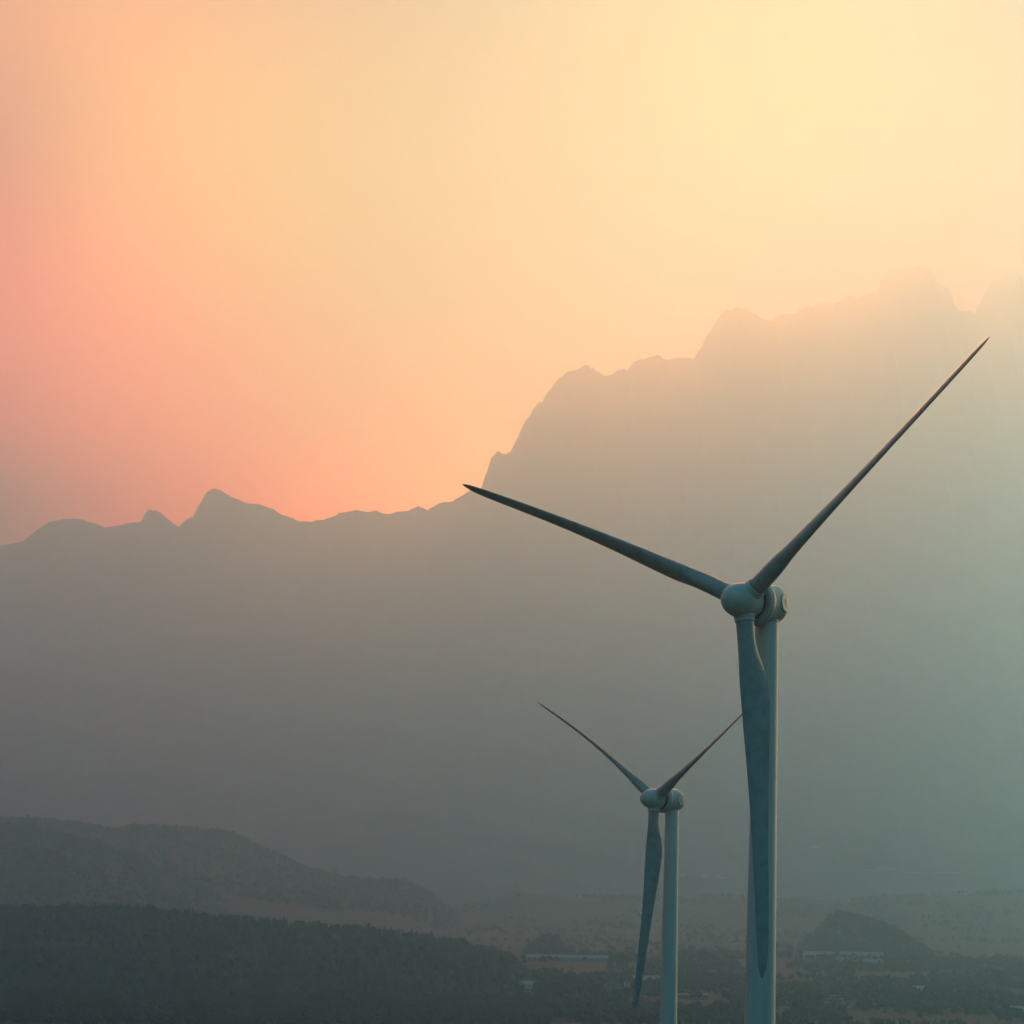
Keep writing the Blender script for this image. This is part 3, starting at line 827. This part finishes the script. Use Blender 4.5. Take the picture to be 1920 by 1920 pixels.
for (px, py, L, Ht, lab) in ((1664, 1634, 46, 8, 'faint pale building on the far slope at right, widest of its row'), (1634, 1634, 40, 3.2, 'faint low wall-like building left of the widest one on the right-hand far slope'),
                             (1712, 1637, 60, 3.2, 'faint low building just right of the widest one on the right-hand far slope'), (1775, 1639, 60, 3.4, 'faint low building farthest right on the far slope'), (1528, 1590, 26, 5, 'faint pale building highest on the right-hand slope')):
    q = on_slope(px, py, allr); s_ = q[1] / 5200.0
    house('far_building', lab, 'building', px, 0, L * s_, 12 * s_, Ht * s_, 0, 'flat', WALLW, ROOFL, wins=0, loc=q, over=.3, group='pale buildings far off on the slope')

# ------------------------------------------------------------------ trees one can tell apart
q = on_slope(628, 1650, [r2b])
zt = float(r2b.z(np.array([at(628, 1640, r2b.D)[0]]), np.array([r2b.D]))[0])
tree('round', 'tree', 'lone round tree standing up on the crest of the hazy left hill', 'tree', 628, r2b.D, 24, loc=(at(628, 1640, r2b.D)[0], r2b.D, zt), wide=1.0)
zt2 = float(rm.z(np.array([at(968, 1660, rm.D)[0]]), np.array([rm.D]))[0])
tree('conifer', 'tree', 'faint pointed tree on the low crest below the mountains', 'tree', 968, rm.D, 26, loc=(at(968, 1660, rm.D)[0], rm.D, zt2), wide=1.5)
tree('cypress', 'cypress', 'tall slim cypress right beside the widest dome-shaped tree', 'tree', 685, 1800, 19, 'slim cypresses in front of the wooded ridge', wide=1.15)
tree('cypress', 'cypress', 'slim cypress between the tiny gabled house and a round dark tree', 'tree', 743, 1830, 18, 'slim cypresses in front of the wooded ridge', wide=1.2)
tree('dome', 'tree', 'widest dark dome-shaped tree, left neighbour of the tall cypress', 'tree', 652, 1800, 16, 'dark dome-shaped trees in front of the ridge', wide=1.55)
tree('dome', 'tree', 'dark dome-shaped tree right of the cypress and the tiny gabled house', 'tree', 778, 1835, 13, 'dark dome-shaped trees in front of the ridge', seed=1, wide=1.6)
tree('round', 'tree', 'low round tree left of the tiny gabled house', 'tree', 716, 1800, 11, 'dark dome-shaped trees in front of the ridge', seed=2, wide=1.4)
tree('round', 'tree', 'broad dark tree below the ridge, left of the wide low house', 'tree', 522, 1830, 18, None, seed=1, wide=1.35)
tree('round', 'tree', 'round dark tree standing out of the bottom woodland left of the low farmhouse', 'tree', 328, 1800, 18, None, seed=2, wide=1.3)
tree('round', 'tree', 'small round tree between the small square house and the big round tree', 'tree', 222, 1830, 12, None, seed=0, wide=1.3)
for k, (px, D, h_) in enumerate(((450, 1850, 11), (460, 1860, 13), (470, 1850, 12))):
    tree('cypress', 'cypress', ('left', 'middle and tallest', 'right')[k] + ' one of three short cypresses beside the broad dark tree', 'tree', px, D, h_, 'three short cypresses', wide=1.6)
tree('conifer', 'conifer', 'dark flat-topped pine sticking up between the long hall and the villa', 'tree', 1070, 2020, 24, None, seed=1, wide=1.35)
tree('conifer', 'conifer', 'pointed conifer at the right end of the long hall', 'tree', 1143, 2400, 25, 'pointed conifers left of the smaller turbine', seed=2, wide=.9)
for k, (px, D, h_) in enumerate(((1158, 2420, 19), (1166, 2430, 22), (1174, 2410, 18))):
    tree('cypress', 'cypress', ('left', 'middle', 'right')[k] + ' one of three cypresses right of the pointed conifer', 'tree', px, D, h_, 'three cypresses near the blade tip', wide=1.5)
for k, (px, D, h_, lab) in enumerate(((1280, 2480, 22, 'pointed conifer nearest the right side of the smaller turbine tower'), (1293, 2500, 18, 'thin conifer second from the smaller turbine tower'), (1232, 2420, 24, 'thin conifer hugging the left side of the smaller turbine tower'))):
    tree('conifer', 'conifer', lab, 'tree', px, D, h_, 'conifers beside the smaller turbine tower', seed=k, wide=.8)
tree('round', 'tree', 'broad rounded tree with a peaked top midway between the two towers', 'tree', 1319, 2500, 27, None, seed=1, wide=1.15)
tree('dome', 'tree', 'lower spreading tree right of the broad peaked tree', 'tree', 1368, 2520, 20, None, seed=2, wide=1.4)
for k, (px, D, h_, w_, lab) in enumerate(((1668, 2600, 19, 1.3, 'large dark tree just right of the pale shed row'), (1692, 2580, 21, 1.2, 'second dark tree from the shed row'), (1716, 2610, 24, 1.1, 'tallest rounded tree in the dark row right of the sheds'),
        (1742, 2600, 23, 1.1, 'rounded tree right beside the tallest one of the dark row'), (1772, 2620, 19, 1.4, 'middle tree in the right half of the dark row'), (1797, 2590, 18, 1.4, 'squat tree second from the right end of the dark row'), (1818, 2600, 21, 1.25, 'rightmost tree of the dark row'))):
    tree('round' if k % 2 else 'dome', 'tree', lab, 'tree', px, D, h_, 'dark row of trees right of the sheds', seed=k, wide=w_)
tree('round', 'tree', 'big round tree standing alone near the right edge', 'tree', 1868, 2120, 25, None, seed=0, wide=1.15)
tree('round', 'tree', 'tree cut by the right edge of the picture', 'tree', 1918, 2400, 22, None, seed=1, wide=1.2)
tree('dome', 'tree', 'dark spreading tree left of the stepped building', 'tree', 1508, 1730, 12, None, seed=1, wide=1.4)
tree('dome', 'tree', 'dark spreading tree right of the stepped building', 'tree', 1622, 1760, 14, None, seed=2, wide=1.4)
tree('round', 'tree', 'near dark tree in front of the dark row, low at right', 'tree', 1700, 1745, 12, None, seed=2, wide=1.5)
tree('dome', 'tree', 'near broad tree below the rightmost tree of the dark row', 'tree', 1790, 1750, 12, None, seed=0, wide=1.5)
